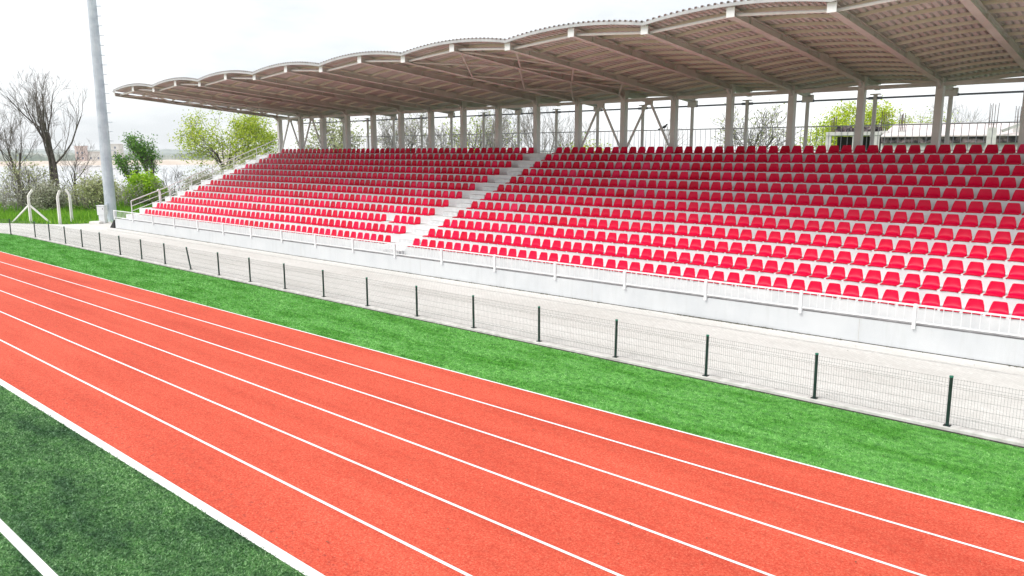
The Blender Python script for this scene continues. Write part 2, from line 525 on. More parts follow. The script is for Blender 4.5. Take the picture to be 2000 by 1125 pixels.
def far_strip(name, rows, mat, seed, a0=38, a1=86, n=90):
    """rows of (distance, height, jitter); azimuth in degrees left of +y"""
    rnd = random.Random(seed)
    m = MB()
    for k in range(n + 1):
        a = R(a0 + (a1 - a0) * k / n)
        low = math.sin(k * 0.21 + seed) * 0.5 + math.sin(k * 0.53 + 2 * seed) * 0.3
        for d, h, j in rows:
            hh = h + j * (low + rnd.uniform(-0.5, 0.5))
            m.v.append((-math.sin(a) * d, math.cos(a) * d, hh))
    w = len(rows)
    for k in range(n):
        for i in range(w - 1):
            m.f.append((k*w+i, k*w+i+1, (k+1)*w+i+1, (k+1)*w+i))
    return struct(m.build(name, mat))
far_strip('far_shore', [(452, -1.6, 0), (458, -0.7, 0.1), (475, 0.6, 0.3), (1400, 0.8, 0.2)], M['sand'], 3)
far_strip('far_woods', [(520, 0.3, 0), (524, 3.6, 1.7), (540, 4.4, 1.8), (600, 4.2, 1.0), (760, 3.5, 0.5)], M['far_trees'], 5, n=420)
far_strip('hills', [(900, 0.5, 0), (1000, 5.0, 1.5), (1150, 8.2, 1.6), (1350, 9.6, 1.4), (1700, 8, 1)], M['hill'], 8, n=160)

def far_house(loc, w, d, h, mat, label, roof_mat=None, rot=0.9, name='house', cat='house'):
    e = empty(name, loc, label, cat, 'houses on the far shore')
    e.rotation_euler.z = rot
    MB().box((-w/2, -d/2, 0), (w/2, d/2, h)).build('wall', mat, e)
    m = MB()
    nf = max(1, int(h // 3))
    for f in range(nf):
        for k in range(max(2, int(w // 4))):
            x = -w/2 + w*(k+0.5)/max(2, int(w // 4))
            m.box((x-0.45, -d/2-0.05, f*3+1), (x+0.45, -d/2+0.05, f*3+2.2))
    m.build('window', M['tie'], e)
    if roof_mat:
        MB().prism([(-d/2-.4, h), (d/2+.4, h), (0, h+d*0.25)], -w/2-.4, w/2+.4, 'x').build('roof', roof_mat, e)
    else:
        MB().box((-w/2-.2, -d/2-.2, h+0.003), (w/2+.2, d/2+.2, h+.4)).build('roof', mat, e)
far_house((-470, 168, 0.5), 5, 5, 8.0, M['house_pink'], 'pinkish tower block on the far shore left of the floodlight mast', name='far_tower', cat='tower')
far_house((-478, 177, 0.5), 12, 8, 5.0, M['house_white'], 'low white flat-roofed shed beside the pinkish far tower')
far_house((-482, 190, 0.5), 9, 8, 9.4, M['house_white'], 'tall white block on the far shore just left of the mast', name='far_tower', cat='tower')
far_house((-452, 246, 0.5), 16, 9, 4.2, M['house_white'], 'long white house across the lake between poplar and yellow-green tree', M['tile_red'])
far_house((-440, 268, 0.5), 10, 8, 3.6, M['house_white'], 'small white house across the lake nearest the yellow-green tree', M['tile_red'])

# ------------------------------------------------------------------ pitch, track, strip, pavement
YL = [4.899 + 1.22 * k for k in range(7)]
XR, XL = 14.0, -60.0
struct(MB().quad((-110, -60, 0.0), (30, -60, 0.0), (30, 4.95, 0.0), (-110, 4.95, 0.0)).build('pitch_turf', M['turf_dark']))
# running track with its bend at the left end
def bend(y, n=24, x0=-58.0, yc=-30.0):
    r = y - yc
    return [(x0 - r*math.sin(a), yc + r*math.cos(a)) for a in [R(90) * i / n for i in range(n + 1)]]
def band(ya, yb, z, name, mat):
    m = MB()
    A = [(20.0, ya), (0, ya), (-20, ya), (-40, ya)] + bend(ya)
    B = [(20.0, yb), (0, yb), (-20, yb), (-40, yb)] + bend(yb)
    for (a, b) in zip(A, B):
        m.v += [(a[0], a[1], z), (b[0], b[1], z)]
    for i in range(len(A) - 1):
        m.f.append((2*i, 2*i+1, 2*i+3, 2*i+2))
    return struct(m.build(name, mat))
band(YL[0] - 0.02, YL[6] + 0.03, 0.006, 'running_track', M['track'])
band(YL[0] - 0.10, YL[0] + 0.055, 0.012, 'lane_line', M['line'])
for k in range(1, 7):
    band(YL[k] - 0.026, YL[k] + 0.026, 0.012, 'lane_line', M['line'])
struct(MB().quad((-60, 2.68, 0.006), (20, 2.68, 0.006), (20, 2.80, 0.006), (-60, 2.80, 0.006)).build('pitch_line', M['line']))
band(YL[6] + 0.024, 15.50, 0.003, 'grass_strip', M['turf_light'])
band(15.45, 15.56, 0.008, 'turf_edge_shade', M['edge'])  # shade of the gap along the kerb painted as a dark band
PAV = [(14, 15.56), (-54, 15.56), (-56.5, 15.3), (-59, 14.9), (-62, 14.4), (-68, 12.6), (-74, 10), (-79, 6), (-82, 8), (-76, 13.2), (-65.2, 17.3), (-60.4, 20.0), (-59.5, 22.4), (-61.8, 22.2), (-62, 24.5), (-52, 24.5), (-52, 21.3), (14, 21.3)]
m = MB().prism(PAV, -0.2, 0.05, 'z')
struct(m.build('pavement', M['pavers']))
struct(MB().box((-54, 15.53, -0.1), (14, 15.80, 0.065)).build('kerb', M['kerb'], bevel=0.01))
struct(MB().box((-54, 20.40, 0.02), (14, 20.54, 0.056)).build('drain_channel', M['drain']))

# ------------------------------------------------------------------ grandstand
X0, SP = -53.3, 2.854
NB = 21
def xb(i): return X0 + SP * i
YC, YR = 33.43, 35.2                     # front columns, rear posts
XE0, XE1 = -52.95, 3.9                   # terrace ends
def T(k): return 1.09 + 0.3605 * (k - 1)
def yback(k): return 22.3 + 0.915 * (k - 1)
def yedge(k): return yback(k) - 0.42
WALK = 0.70
gs = empty('grandstand', (-25, 27, 0), 'white concrete grandstand with twelve seat rows under a scalloped cantilever roof', 'grandstand')

# terrace as one stepped solid
prof = [(21.30, -0.2), (21.30, WALK), (yedge(1), WALK)]
for k in range(1, 13):
    prof.append((yedge(k), T(k)))
    if k < 12:
        prof.append((yedge(k + 1), T(k)))
prof += [(35.6, T(12)), (35.6, -0.2)]
MB().prism(prof, XE0, XE1, 'x').build('terrace', M['terrace'], gs, bevel=0.012)
# front retaining wall
MB().prism([(21.28, -0.1), (21.28, 0.70), (21.296, 0.715), (21.44, 0.715), (21.44, -0.1)], -54.75, XE1, 'x').build('front_wall', M['wall'], gs)
MB().box((-54.75, 21.44, -0.1), (-52.96, 24.2, 0.69)).build('landing', M['terrace'], gs)
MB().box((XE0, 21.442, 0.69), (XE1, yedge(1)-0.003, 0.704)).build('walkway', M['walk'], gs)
MB().box((-54.7, 21.30, 0.7155), (XE1, 21.44, 0.720)).build('coping_shade', M['coping_shade'], gs)  # thin dark strip that paints the shade under the railing
MB().box((-54.7, 21.262, 0.045), (XE1, 21.279, 0.066)).build('base_joint', M['edge'], gs)
for q in range(7):
    x = -50.2 + 8.78*q
    MB().box((x, 21.2775, 0.07), (x+0.012, 21.2798, 0.70)).build('expansion_joint', M['drain'], gs)
# half steps in the stair aisle
for k in range(1, 13):
    zb = WALK if k == 1 else T(k - 1)
    MB().box((-26.50, yedge(k) - 0.42, zb - 0.02), (-25.52, yedge(k) + 0.004, (zb + T(k)) / 2)).build('aisle_step', M['step'], gs, bevel=0.01)
# end stair on the left flank
for k in range(1, 13):
    MB().box((-54.6, yedge(k) + 0.1, -0.1), (XE0 - 0.003, yedge(k) + 1.015, T(k) - 0.12)).build('end_step', M['step'], gs)

# steel
SL = 0.088
def zbot(i, y): return (8.76 if i % 2 == 0 else 8.95) - SL * (y - 21.2)
def ztop(i, y): return (8.97 if i % 2 == 0 else 9.19) - SL * (y - 21.2)
def ibeam(mb, i, y0, y1):
    x = xb(i)
    fl = 0.018
    for a, b in ((-0.11, 0.11),):
        mb.prism([(y0, zbot(i, y0)), (y1, zbot(i, y1)), (y1, zbot(i, y1)+fl), (y0, zbot(i, y0)+fl)], x+a, x+b, 'x')
        mb.prism([(y0, ztop(i, y0)-fl), (y1, ztop(i, y1)-fl), (y1, ztop(i, y1)), (y0, ztop(i, y0))], x+a, x+b, 'x')
    mb.prism([(y0, zbot(i, y0)+fl), (y1, zbot(i, y1)+fl), (y1, ztop(i, y1)-fl), (y0, ztop(i, y0)-fl)], x-0.008, x+0.008, 'x')
for i in range(NB):
    mb = MB()
    ibeam(mb, i, 21.40, YC - 0.13)
    ibeam(mb, i, YC + 0.17, 35.45)
    # stiffener ribs on the web
    for q in range(5):
        y = 22.6 + 2.4 * q
        mb.box((xb(i)-0.09, y, zbot(i, y)+0.02), (xb(i)+0.09, y+0.012, ztop(i, y)-0.02))
    bm = mb.build('roof_beam', M['steel'], gs)
    MB().box((xb(i)-0.125, 21.375, zbot(i, 21.4)-0.015), (xb(i)+0.125, 21.398, ztop(i, 21.4)+0.03)).build('end_plate', M['white_paint'], bm)
    MB().prism([(28.3, zbot(i, 28.3)+0.03), (29.9, zbot(i, 29.9)+0.03), (29.9, ztop(i, 29.9)+0.07), (28.3, ztop(i, 28.3)+0.07)], xb(i)-0.10, xb(i)+0.10, 'x').build('splice_plate', M['steel'], bm)
    # column: box section with a base plate and a knee
    c = MB().box((xb(i)-0.13, YC-0.16, 5.05), (xb(i)+0.13, YC+0.16, ztop(i, YC)))
    c.prism([(YC-0.16, zbot(i, YC-0.16)-0.22), (YC-0.48, zbot(i, YC-0.48)+0.002), (YC-0.16, zbot(i, YC-0.16)+0.002)], xb(i)-0.05, xb(i)+0.05, 'x')
    co = c.build('column', M['steel_light'], gs, bevel=0.012)
    MB().box((xb(i)-0.2, YC-0.24, 5.055), (xb(i)+0.2, YC+0.24, 5.085)).build('base_plate', M['steel'], co)
    # rear post with head
    zt = zbot(i, YR) - 0.02
    rp = MB().tube([(xb(i), YR, 5.05), (xb(i), YR, zt-0.2)], 0.085, 12).build('rear_post', M['steel_light'], gs, smooth=False)
    if i % 2 == 0:
        MB().box((xb(i)-0.24, YR-0.09, zt-0.2), (xb(i)+0.24, YR+0.09, zt+0.12)).build('post_head', M['steel_light'], rp, bevel=0.01)
    else:
        MB().box((xb(i)-0.2, YR-0.12, zt-0.2), (xb(i)+0.2, YR+0.12, zt-0.16)).build('post_head', M['steel_light'], rp)
# eave beam along the columns, rear tie pipe
for i in range(NB - 1):
    z = 7.66
    MB().bar((xb(i)+0.131, YC, z), (xb(i+1)-0.131, YC, z), 0.14, 0.15).build('eave_beam', M['steel'], gs)
    t = MB().tube([(xb(i), YR, 7.36), (xb(i+1), YR, 7.36)], 0.042, 8)
    t = t.build('tie_pipe', M['tie'], gs, smooth=False)
    for xx in (xb(i)+0.09, xb(i+1)-0.27):
        MB().tube([(xx, YR, 7.36), (xx+0.18, YR, 7.36)], 0.065, 8).build('pipe_collar', M['tie'], t)
    # tube tying the beam tips
    MB().tube([(xb(i)+0.02, 21.72, (zbot(i, 21.7)+ztop(i, 21.7))/2), (xb(i+1)-0.02, 21.72, (zbot(i+1, 21.7)+ztop(i+1, 21.7))/2)], 0.045, 8).build('tip_tube', M['white_paint'], gs)

# vaults of trapezoidal sheet
def arc(x):
    t = ((x - X0) / (2 * SP)) % 1.0
    return 1 - (2*t - 1) ** 2
RISE = 0.235
def zroof(x, y): return 8.97 + RISE * arc(x) - SL * (y - 21.2)
PUR = 0.095
YF, YB = 21.30, 35.62
for v in range((NB - 1) // 2):
    xa, xz = xb(2*v), xb(2*v+2)
    n = 28
    pit = (xz - xa) / n
    xs = []
    for k in range(n):
        x = xa + pit * k
        xs += [(x, 0.0), (x + pit*0.50, 0.0), (x + pit*0.58, 0.068), (x + pit*0.92, 0.068)]
    xs.append((xz, 0.0))
    ys = [YF + (YB - YF) * j / 6 for j in range(7)]
    mb = MB()
    for y in ys:
        for x, h in xs:
            xx = min(x, xz - 1e-4)
            mb.v.append((x, y, zroof(xx, y) + PUR + 0.003 + h))
    w = len(xs)
    for j in range(len(ys) - 1):
        for k in range(w - 1):
            mb.f.append((j*w+k, j*w+k+1, (j+1)*w+k+1, (j+1)*w+k))
    rv = mb.build('roof_vault', M['deck'], gs)
    # white edge strip under the front edge and rear edge
    for nm, y0, y1, mt in (('edge_trim', 21.27, 21.345, M['trim']), ('rear_trim', 35.50, 35.58, M['steel'])):
        e = MB()
        K = 20
        for k in range(K + 1):
            x = xa + (xz - xa) * k / K
            xx = min(max(x, xa + 1e-4), xz - 1e-4)
            z0, z1 = zroof(xx, y0) + 0.012, zroof(xx, y0) + PUR
            e.v += [(x, y0, z0), (x, y0, z1), (x, y1, z1), (x, y1, z0)]
        for k in range(K):
            for q in range(4):
                q2 = (q + 1) % 4
                e.f.append((4*k+q, 4*k+q2, 4*k+4+q2, 4*k+4+q))
        e.f += [(3, 2, 1, 0), (4*K, 4*K+1, 4*K+2, 4*K+3)]
        e.build(nm, mt, rv)
# curved purlins, one run per row
for j in range(14):
    y = 22.2 + j
    e = MB()
    K = 20 * (NB - 1) // 2
    for k in range(K + 1):
        x = X0 + (xb(NB-1) - X0) * k / K
        z = zroof(x, y)
        e.v += [(x, y-0.03, z+0.001), (x, y-0.03, z+PUR), (x, y+0.03, z+PUR), (x, y+0.03, z+0.001)]
    for k in range(K):
        for q in range(4):
            q2 = (q + 1) % 4
            e.f.append((4*k+q, 4*k+q2, 4*k+4+q2, 4*k+4+q))
    e.f += [(3, 2, 1, 0), (4*K, 4*K+1, 4*K+2, 4*K+3)]
    e.build('purlin', M['purlin'], gs)
# bracing in the roof plane of four bays
NY = [21.9, 25.4, 29.0, 32.9]
for a in (0, 1, 10, 11):
    for q in range(3):
        for (ia, ib) in ((a, a+1), (a+1, a)):
            s = 1 if ib > ia else -1
            MB().tube([(xb(ia)+0.03*s, NY[q], zbot(ia, NY[q])+0.07+0.01*s), (xb(ib)-0.03*s, NY[q+1], zbot(ib, NY[q+1])+0.07+0.01*s)], 0.042, 8).build('roof_brace', M['steel'], gs)
# raking braces from rear posts down to the columns
for a in (0, 1, 10, 11):
    for b in (a, a+1):
        sg = 1 if b == a else -1
        MB().bar((xb(a) + SP/2 - sg*0.06, YC, 7.57), (xb(b) + sg*0.15, YC, 5.25), 0.09, 0.09).build('raking_brace', M['steel_light'], gs)
    MB().box((xb(a)+SP/2-0.2, YC-0.06, 7.40), (xb(a)+SP/2+0.2, YC+0.06, 7.584)).build('gusset_plate', M['steel'], gs)
for y in (26.2, 29.4, 32.0):
    MB().box((-53.1, y-0.3, zbot(1, y)+0.02), (-53.02, y+0.3, zbot(1, y)+0.06)).build('tube_light', M['lamp'], gs)
adopt(gs)

# ------------------------------------------------------------------ railings
fr = empty('railing', (-25, 21.3, 0.7), 'low white bar railing along the front edge of the grandstand', 'railing')
XP = [-4.96 - 2.926 * j for j in range(-3, 18)]
for x in XP:
    MB().box((x-0.04, 21.205, 0.64), (x+0.04, 21.285, 1.29)).build('post', M['white_paint'], fr, bevel=0.006)
for a, b in zip(XP[1:], XP[:-1]):
    p = MB()
    x0, x1 = a + 0.042, b - 0.042
    p.box((x0, 21.225, 1.235), (x1, 21.275, 1.275))
    p.box((x0, 21.23, 0.80), (x1, 21.27, 0.83))
    n = 13
    for k in range(n):
        x = x0 + (x1 - x0) * (k + 1) / (n + 1)
        p.tube([(x, 21.25, 0.805), (x, 21.25, 1.24)], 0.0105, 6, False)
    p.build('rail_panel', M['white_paint'], fr)
adopt(fr)

rr = empty('railing', (-25, YR, 5.06), 'tall grey bar railing behind the top seat row under the roof', 'railing')
for i in range(2, NB - 1):
    p = MB()
    x0, x1 = xb(i) + 0.09, xb(i+1) - 0.09
    p.tube([(x0, YR, 6.23), (x1, YR, 6.23)], 0.026, 8)
    p.tube([(x0, YR, 5.17), (x1, YR, 5.17)], 0.02, 8)
    for k in range(10):
        x = x0 + (x1 - x0) * (k + 0.5) / 10
        p.tube([(x, YR, 5.17), (x, YR, 6.23)], 0.013, 6, False)
    p.build('rail_panel', M['rail_grey'], rr)
adopt(rr)

hr = empty('handrail', (-53.2, 27, 0.7), 'white stepped handrail climbing the left end of the stand', 'handrail')
def hz(y): return 1.95 + (y - 21.75) * 0.333 if y < 23.7 else 2.60 + (y - 23.7) * 0.3775
ys = [21.75, 23.7, 24.4, 26.0, 27.6, 29.3, 31.2, 33.1]
for q, y in enumerate(ys):
    r = 0.075 if q == 1 else 0.03
    pts = [(-53.05, y, 0.5 if y < 24 else hz(y) - 1.25), (-53.05, y, hz(y) - (0.12 if q == 1 else 0))]
    if q == 1:
        pts += [(-53.05, y - 0.12, hz(y) + 0.03)]
    MB().tube(pts, r, 8).build('post', M['white_paint'], hr)
for dz, r in ((0.0, 0.032), (-0.35, 0.022), (-0.68, 0.022)):
    MB().tube([(-53.05, y, hz(y) + dz) for y in ys], r, 8).build('rail', M['white_paint'], hr)
adopt(hr)

# ------------------------------------------------------------------ seats
ORD1 = ['', 'first', 'second', 'third', 'fourth', 'fifth', 'sixth', 'seventh', 'eighth', 'ninth', 'tenth', 'eleventh', 'twelfth', 'thirteenth', 'fourteenth', 'fifteenth', 'sixteenth', 'seventeenth', 'eighteenth', 'nineteenth']
TENS = {20: ('twentieth', 'twenty'), 30: ('thirtieth', 'thirty'), 40: ('fortieth', 'forty'), 50: ('fiftieth', 'fifty')}
def ordinal(n):
    if n < 20:
        return ORD1[n]
    t = n // 10 * 10
    return TENS[t][0] if n == t else TENS[t][1] + '-' + ORD1[n - t]

def seat_shell(hi=True):
    prof = [(-0.006, 0.002, 0.206), (-0.030, 0.036, 0.215), (-0.008, 0.054, 0.218), (0.10, 0.050, 0.221), (0.19, 0.042, 0.223), (0.26, 0.048, 0.224),
            (0.318, 0.075, 0.222), (0.358, 0.130, 0.212), (0.383, 0.198, 0.192), (0.400, 0.262, 0.172), (0.410, 0.306, 0.158), (0.414, 0.322, 0.134)]
    us = [-1, -0.86, -0.5, 0, 0.5, 0.86, 1] if hi else [-1, -0.6, 0.6, 1]
    if not hi:
        prof = [prof[0], prof[2], prof[5], prof[6], prof[7], prof[9], prof[11]]
    mb = MB()
    for side in (0, 1):
        for y, z, w in prof:
            back = max(0.0, min(1.0, (z - 0.06) / 0.12))
            for u in us:
                edge = abs(u) ** 4
                yy = y - 0.030 * back * abs(u) ** 3
                zz = z - 0.044 * (1 - back) * edge - 0.008 * (1 - back) * (1 - u*u)
                zz = max(zz, 0.004)
                if side:
                    yy += 0.016 * back
                    zz -= 0.016 * (1 - back)
                    w2 = w - 0.006
                else:
                    w2 = w
                mb.v.append((u * w2, yy, zz))
    w = len(us)
    n = len(prof)
    for j in range(n - 1):
        for k in range(w - 1):
            a = j*w+k
            mb.f.append((a, a+1, a+w+1, a+w))
            b = n*w + a
            mb.f.append((b+w, b+w+1, b+1, b))
    o = n * w
    for j in range(n - 1):
        for k in (0, w - 1):
            a = j*w+k
            q = (a, a+w, o+a+w, o+a)
            mb.f.append(q if k == 0 else q[::-1])
    for k in range(w - 1):
        mb.f.append((k, o+k, o+k+1, k+1))
        a = (n-1)*w + k
        mb.f.append((a, a+1, o+a+1, o+a))
    return mb
def seat_bracket():
    mb = MB()
    for sx in (-0.12, 0.12):
        mb.box((sx-0.018, 0.06, 0.0), (sx+0.018, 0.30, 0.026))
    return mb

PITCHES = [.508, .502, .498, .495, .493, .492, .491, .4915, .492, .495, .499, .5025]
spots = []
for k in range(1, 13):
    p = PITCHES[k-1]
    n = 0
    while True:
        x = -25.13 + p * n
        lim = -1.6 - 0.16 * (k - 1)
        if x > lim:
            break
        n += 1
        spots.append((x, k, 'R', n))
    n = 0
    while True:
        x = -27.08 - p * n
        if x < -52.25 + 0.07 * (k - 1):
            break
        n += 1
        if k == 3 and n == 5:
            continue
        spots.append((x, k, 'L', n))
def depth(s):
    return Vector((s[0], yedge(s[1]), T(s[1]))).dot(fwd) - CAM.dot(fwd)
def frame_x(s):
    d = Vector((s[0], yedge(s[1]) + 0.2, T(s[1]) + 0.2)) - CAM
    return 1000 + 1496.4 * d.dot(rgt) / d.dot(fwd)
spots.sort(key=depth)
near = [s for s in spots if frame_x(s) < 1995][:300]
near_set = set((s[1], s[2], s[3]) for s in near)
ROWN = {1: 'front row', 12: 'top row'}
shell0 = brk0 = root0 = None
rs = random.Random(4)
for s in near:
    x, k, blk, n = s
    rown = ROWN.get(k, ordinal(k) + ' row up')
    lab = 'red plastic seat in the %s, %s seat right of the stair aisle' % (rown, ordinal(n))
    loc = (x + rs.uniform(-0.008, 0.008), yedge(k), T(k) + 0.001)
    if root0 is None:
        root0 = empty('stadium_seat', loc, lab, 'seat', 'red seats in the right block')
        shell0 = seat_shell().build('seat_shell', M['seat'], root0, smooth=True)
        brk0 = seat_bracket().build('bracket', M['steel_light'], root0)
        r_ = root0
    else:
        r_ = root0.copy()
        COL.objects.link(r_)
        r_.location = loc
        r_['label'] = lab
        for ch in (shell0, brk0):
            c = ch.copy()
            COL.objects.link(c)
            c.parent = r_
    r_.rotation_euler = (rs.uniform(-0.02, 0.02), rs.uniform(-0.012, 0.012), rs.uniform(-0.045, 0.045))
big = MB()
bigb = MB()
sh_hi, sh_lo, bk = seat_shell(True), seat_shell(False), seat_bracket()
for s in spots:
    x, k, blk, n = s
    if (k, blk, n) in near_set:
        continue
    src = sh_hi if depth(s) < 34 else sh_lo
    ox, oy, oz = x + rs.uniform(-0.008, 0.008), yedge(k), T(k) + 0.001
    b = len(big.v)
    big.v += [(vx+ox, vy+oy, vz+oz) for vx, vy, vz in src.v]
    big.f += [tuple(i+b for i in f) for f in src.f]
    b = len(bigb.v)
    bigb.v += [(vx+ox, vy+oy, vz+oz) for vx, vy, vz in bk.v]
    bigb.f += [tuple(i+b for i in f) for f in bk.f]
so = stuff(tag(big.build('stadium_seats', M['seat'], smooth=True), 'remaining rows of red plastic seats across the left block and far right block', 'seats'))
bo = bigb.build('brackets', M['steel_light'], so)
bo['kind'] = 'stuff'

# ------------------------------------------------------------------ mesh fence by the track
FX0, FS, FY = -2.93, 2.470, 15.65
mf = empty('mesh_fence', (-25, FY, 0.05), 'low green welded mesh fence with dark posts between turf strip and pavement', 'fence')
fp = [(FX0 - FS * i, FY) for i in range(-3, 21)] + [(-55.5, 15.25), (-58.0, 14.85)]
for i, (x, y) in enumerate(fp):
    j = i - 3
    lean = -0.32 if j == 12 else random.Random(i).uniform(-0.02, 0.02)
    pm = MB().tube([(x, y, 0.05), (x + lean*0.9, y, 1.0)], 0.032, 8)
    pm.box((x-0.06, y-0.06, 0.062), (x+0.06, y+0.06, 0.078))
    po = pm.build('post', M['post_green'], mf)
    if j == 12:
        po['label'] = 'leaning dark green fence post'
    MB().tube([(x + lean*0.9, y, 1.001), (x + lean*0.9, y, 1.03)], 0.036, 8).build('cap', M['cap_green'], po)
prof_f = [(0.0, 0.10), (0.0, 0.24), (0.035, 0.27), (0.0, 0.30), (0.0, 0.80), (0.04, 0.845), (0.0, 0.89), (0.0, 0.99)]
for (xa, ya), (xc, yc) in zip(fp[:-1], fp[1:]):
    p = MB()
    A, B = Vector((xa, ya, 0)), Vector((xc, yc, 0))
    d = B - A
    nrm = Vector((d.y, -d.x, 0)).normalized()
    if nrm.y > 0:
        nrm = -nrm
    nw = int(d.length / 0.05)
    near_f = xa > -25
    r = 0.0021
    for k in range(1, nw):
        q = A + d * (k / nw)
        p.tube([(q.x + nrm.x*o, q.y + nrm.y*o, z) for o, z in prof_f], r, 3 if not near_f else 4, False)
    for o, z in ((0, 0.11), (0, 0.24), (0.035, 0.27), (0, 0.30), (0, 0.46), (0, 0.63), (0, 0.80), (0.04, 0.845), (0, 0.89), (0, 0.975)):
        q0, q1 = A + d*0.012, B - d*0.012
        p.tube([(q0.x + nrm.x*o, q0.y + nrm.y*o, z), (q1.x + nrm.x*o, q1.y + nrm.y*o, z)], 0.0024, 4, False)
    p.build('mesh_panel', M['wire'], mf)
adopt(mf)

# ------------------------------------------------------------------ floodlight mast, cabinet, concrete posts
fm = empty('floodlight_mast', (-60.8, 23.4, 0.05), 'tall tapered grey steel floodlight mast with climbing pegs', 'mast')
MB().tube([(0, 0, 0), (0, 0, 6), (0, 0, 12), (0, 0, 20), (0, 0, 28)], [0.40, 0.365, 0.325, 0.27, 0.215], 16).build('pole', M['galv'], fm, smooth=False)
MB().tube([(0, 0, -0.02), (0, 0, 0.06)], 0.62, 16).build('base_flange', M['galv'], fm)
rx, ry = right0.x, right0.y
for k in range(36):
    z = 3.2 + 0.68 * k
    rr0 = 0.40 - 0.0067 * z
    w = 0.30 if k % 3 else 0.36
    MB().bar((rx*rr0*0.95, ry*rr0*0.95, z), (rx*(rr0+w), ry*(rr0+w), z), 0.045, 0.045).build('climbing_peg', M['galv'], fm)
MB().tube([(0, 0, 6.9), (0, 0, 7.0)], [0.375, 0.375], 16).build('joint_ring', M['galv'], fm)
jb = MB().box((-0.12, -0.50, 0.9), (0.12, -0.36, 1.35)).build('junction_box', M['galv'], fm)
MB().box((-0.07, -0.515, 1.02), (0.07, -0.502, 1.16)).build('hatch', M['black'], jb)
jb.rotation_euler.z = 0.55
MB().box((-1.6, -0.18, 27.0), (1.6, 0.18, 27.25)).build('crossarm', M['galv'], fm)
for q in range(4):
    MB().box((-1.5+0.8*q, -0.45, 27.27), (-0.95+0.8*q, -0.12, 27.8)).build('floodlight', M['lamp'], fm)

cb = empty('electrical_cabinet', (-59.35, 22.25, 0.05), 'white upright electrical cabinet standing beside the mast foot', 'cabinet')
cb.rotation_euler.z = 0.62
MB().box((-0.22, -0.17, 0.04), (0.22, 0.17, 0.60)).build('lower_case', M['cabinet'], cb, bevel=0.01)
up_ = MB().box((-0.29, -0.20, 0.603), (0.27, 0.20, 1.26)).build('upper_case', M['cabinet'], cb, bevel=0.012)
MB().box((-0.26, -0.212, 0.65), (0.24, -0.201, 1.2)).build('door', M['cabinet'], up_)
MB().box((0.14, -0.226, 1.02), (0.18, -0.213, 1.10)).build('lock', M['black'], up_)
MB().box((-0.32, -0.24, 1.263), (0.30, 0.22, 1.31)).build('lid', M['cabinet'], up_, bevel=0.01)
MB().box((-0.25, -0.2, 0.0), (0.25, 0.2, 0.04)).build('plinth', M['raw_concrete'], cb)
cbk = MB().box((-0.42, -0.22, 0.0), (0.36, 0.22, 0.17)).build('concrete_block', M['concrete_white'], bevel=0.02)
cbk.location = (-59.3, 21.75, 0.05)
cbk.rotation_euler.z = 0.62
tag(cbk, 'low pale concrete block lying left of the electrical cabinet', 'block')

def conc_post(x, y, label, tilt, braces=()):
    e = empty('concrete_post', (x, y, 0), label, 'post', 'old concrete fence posts on the bank')
    tx, ty = tilt
    MB().tube([(0, 0, -0.1), (0, 0, 1.0), (0, 0, 1.95), (tx*0.35, ty*0.35, 2.17), (tx, ty, 2.45)], [0.12, 0.11, 0.10, 0.095, 0.08], 4).build('shaft', M['concrete_white'], e)
    for bx, by in braces:
        MB().tube([(bx, by, -0.05), (bx*0.05, by*0.05, 1.3)], 0.075, 4).build('brace', M['concrete_white'], e)
    return e
conc_post(-63.8, 18.9, 'white concrete post with bent top and two raking braces', (0.2, 0.25), ((-1.9, -0.7), (1.1, 1.0)))
conc_post(-61.1, 19.95, 'unbraced white concrete post, its bent top leaning right', (0.15, 0.13))
conc_post(-62.7, 21.3, 'unbraced white concrete post, its bent top leaning left', (-0.2, -0.17))
wd = MB().prism([(-0.1, 0.0), (0.62, 0.0), (0.62, 0.55)], -0.25, 0.25, 'y').build('shadow_wedge', M['black'], bevel=0.01)  # added solid standing in for the shadowed gap at the wall end
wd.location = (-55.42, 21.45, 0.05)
tag(wd, 'black wedge standing for the shadowed gap at the left end of the white wall', 'wedge')

# pigeon on the rear rail
pg = MB()
pg.tube([(-0.13, 0, 0.05), (-0.07, 0, 0.075), (0, 0, 0.10), (0.06, 0, 0.135), (0.085, 0, 0.175), (0.10, 0, 0.205), (0.125, 0, 0.205), (0.15, 0, 0.198)],
        [0.012, 0.03, 0.055, 0.048, 0.030, 0.030, 0.018, 0.004], 10)
pg.tube([(-0.10, 0, 0.06), (-0.19, 0, 0.02), (-0.24, 0, 0.0)], [0.02, 0.03, 0.026], 6)
for sy in (-0.02, 0.02):
    pg.tube([(0.01, sy, 0.06), (0.015, sy, 0.0)], 0.006, 5)
pgo = pg.build('pigeon', M['bird'], smooth=True)
pgo.location = (-20.62, YR, 6.257)
pgo.rotation_euler.z = 0.4
pgo.scale = (1.25, 1.25, 1.25)
tag(pgo, 'small dark pigeon perched on the grey rear railing', 'bird')

# ------------------------------------------------------------------ trees
def wobble(rnd, a):
    return Vector((rnd.uniform(-a, a), rnd.uniform(-a, a), rnd.uniform(-a, a)))

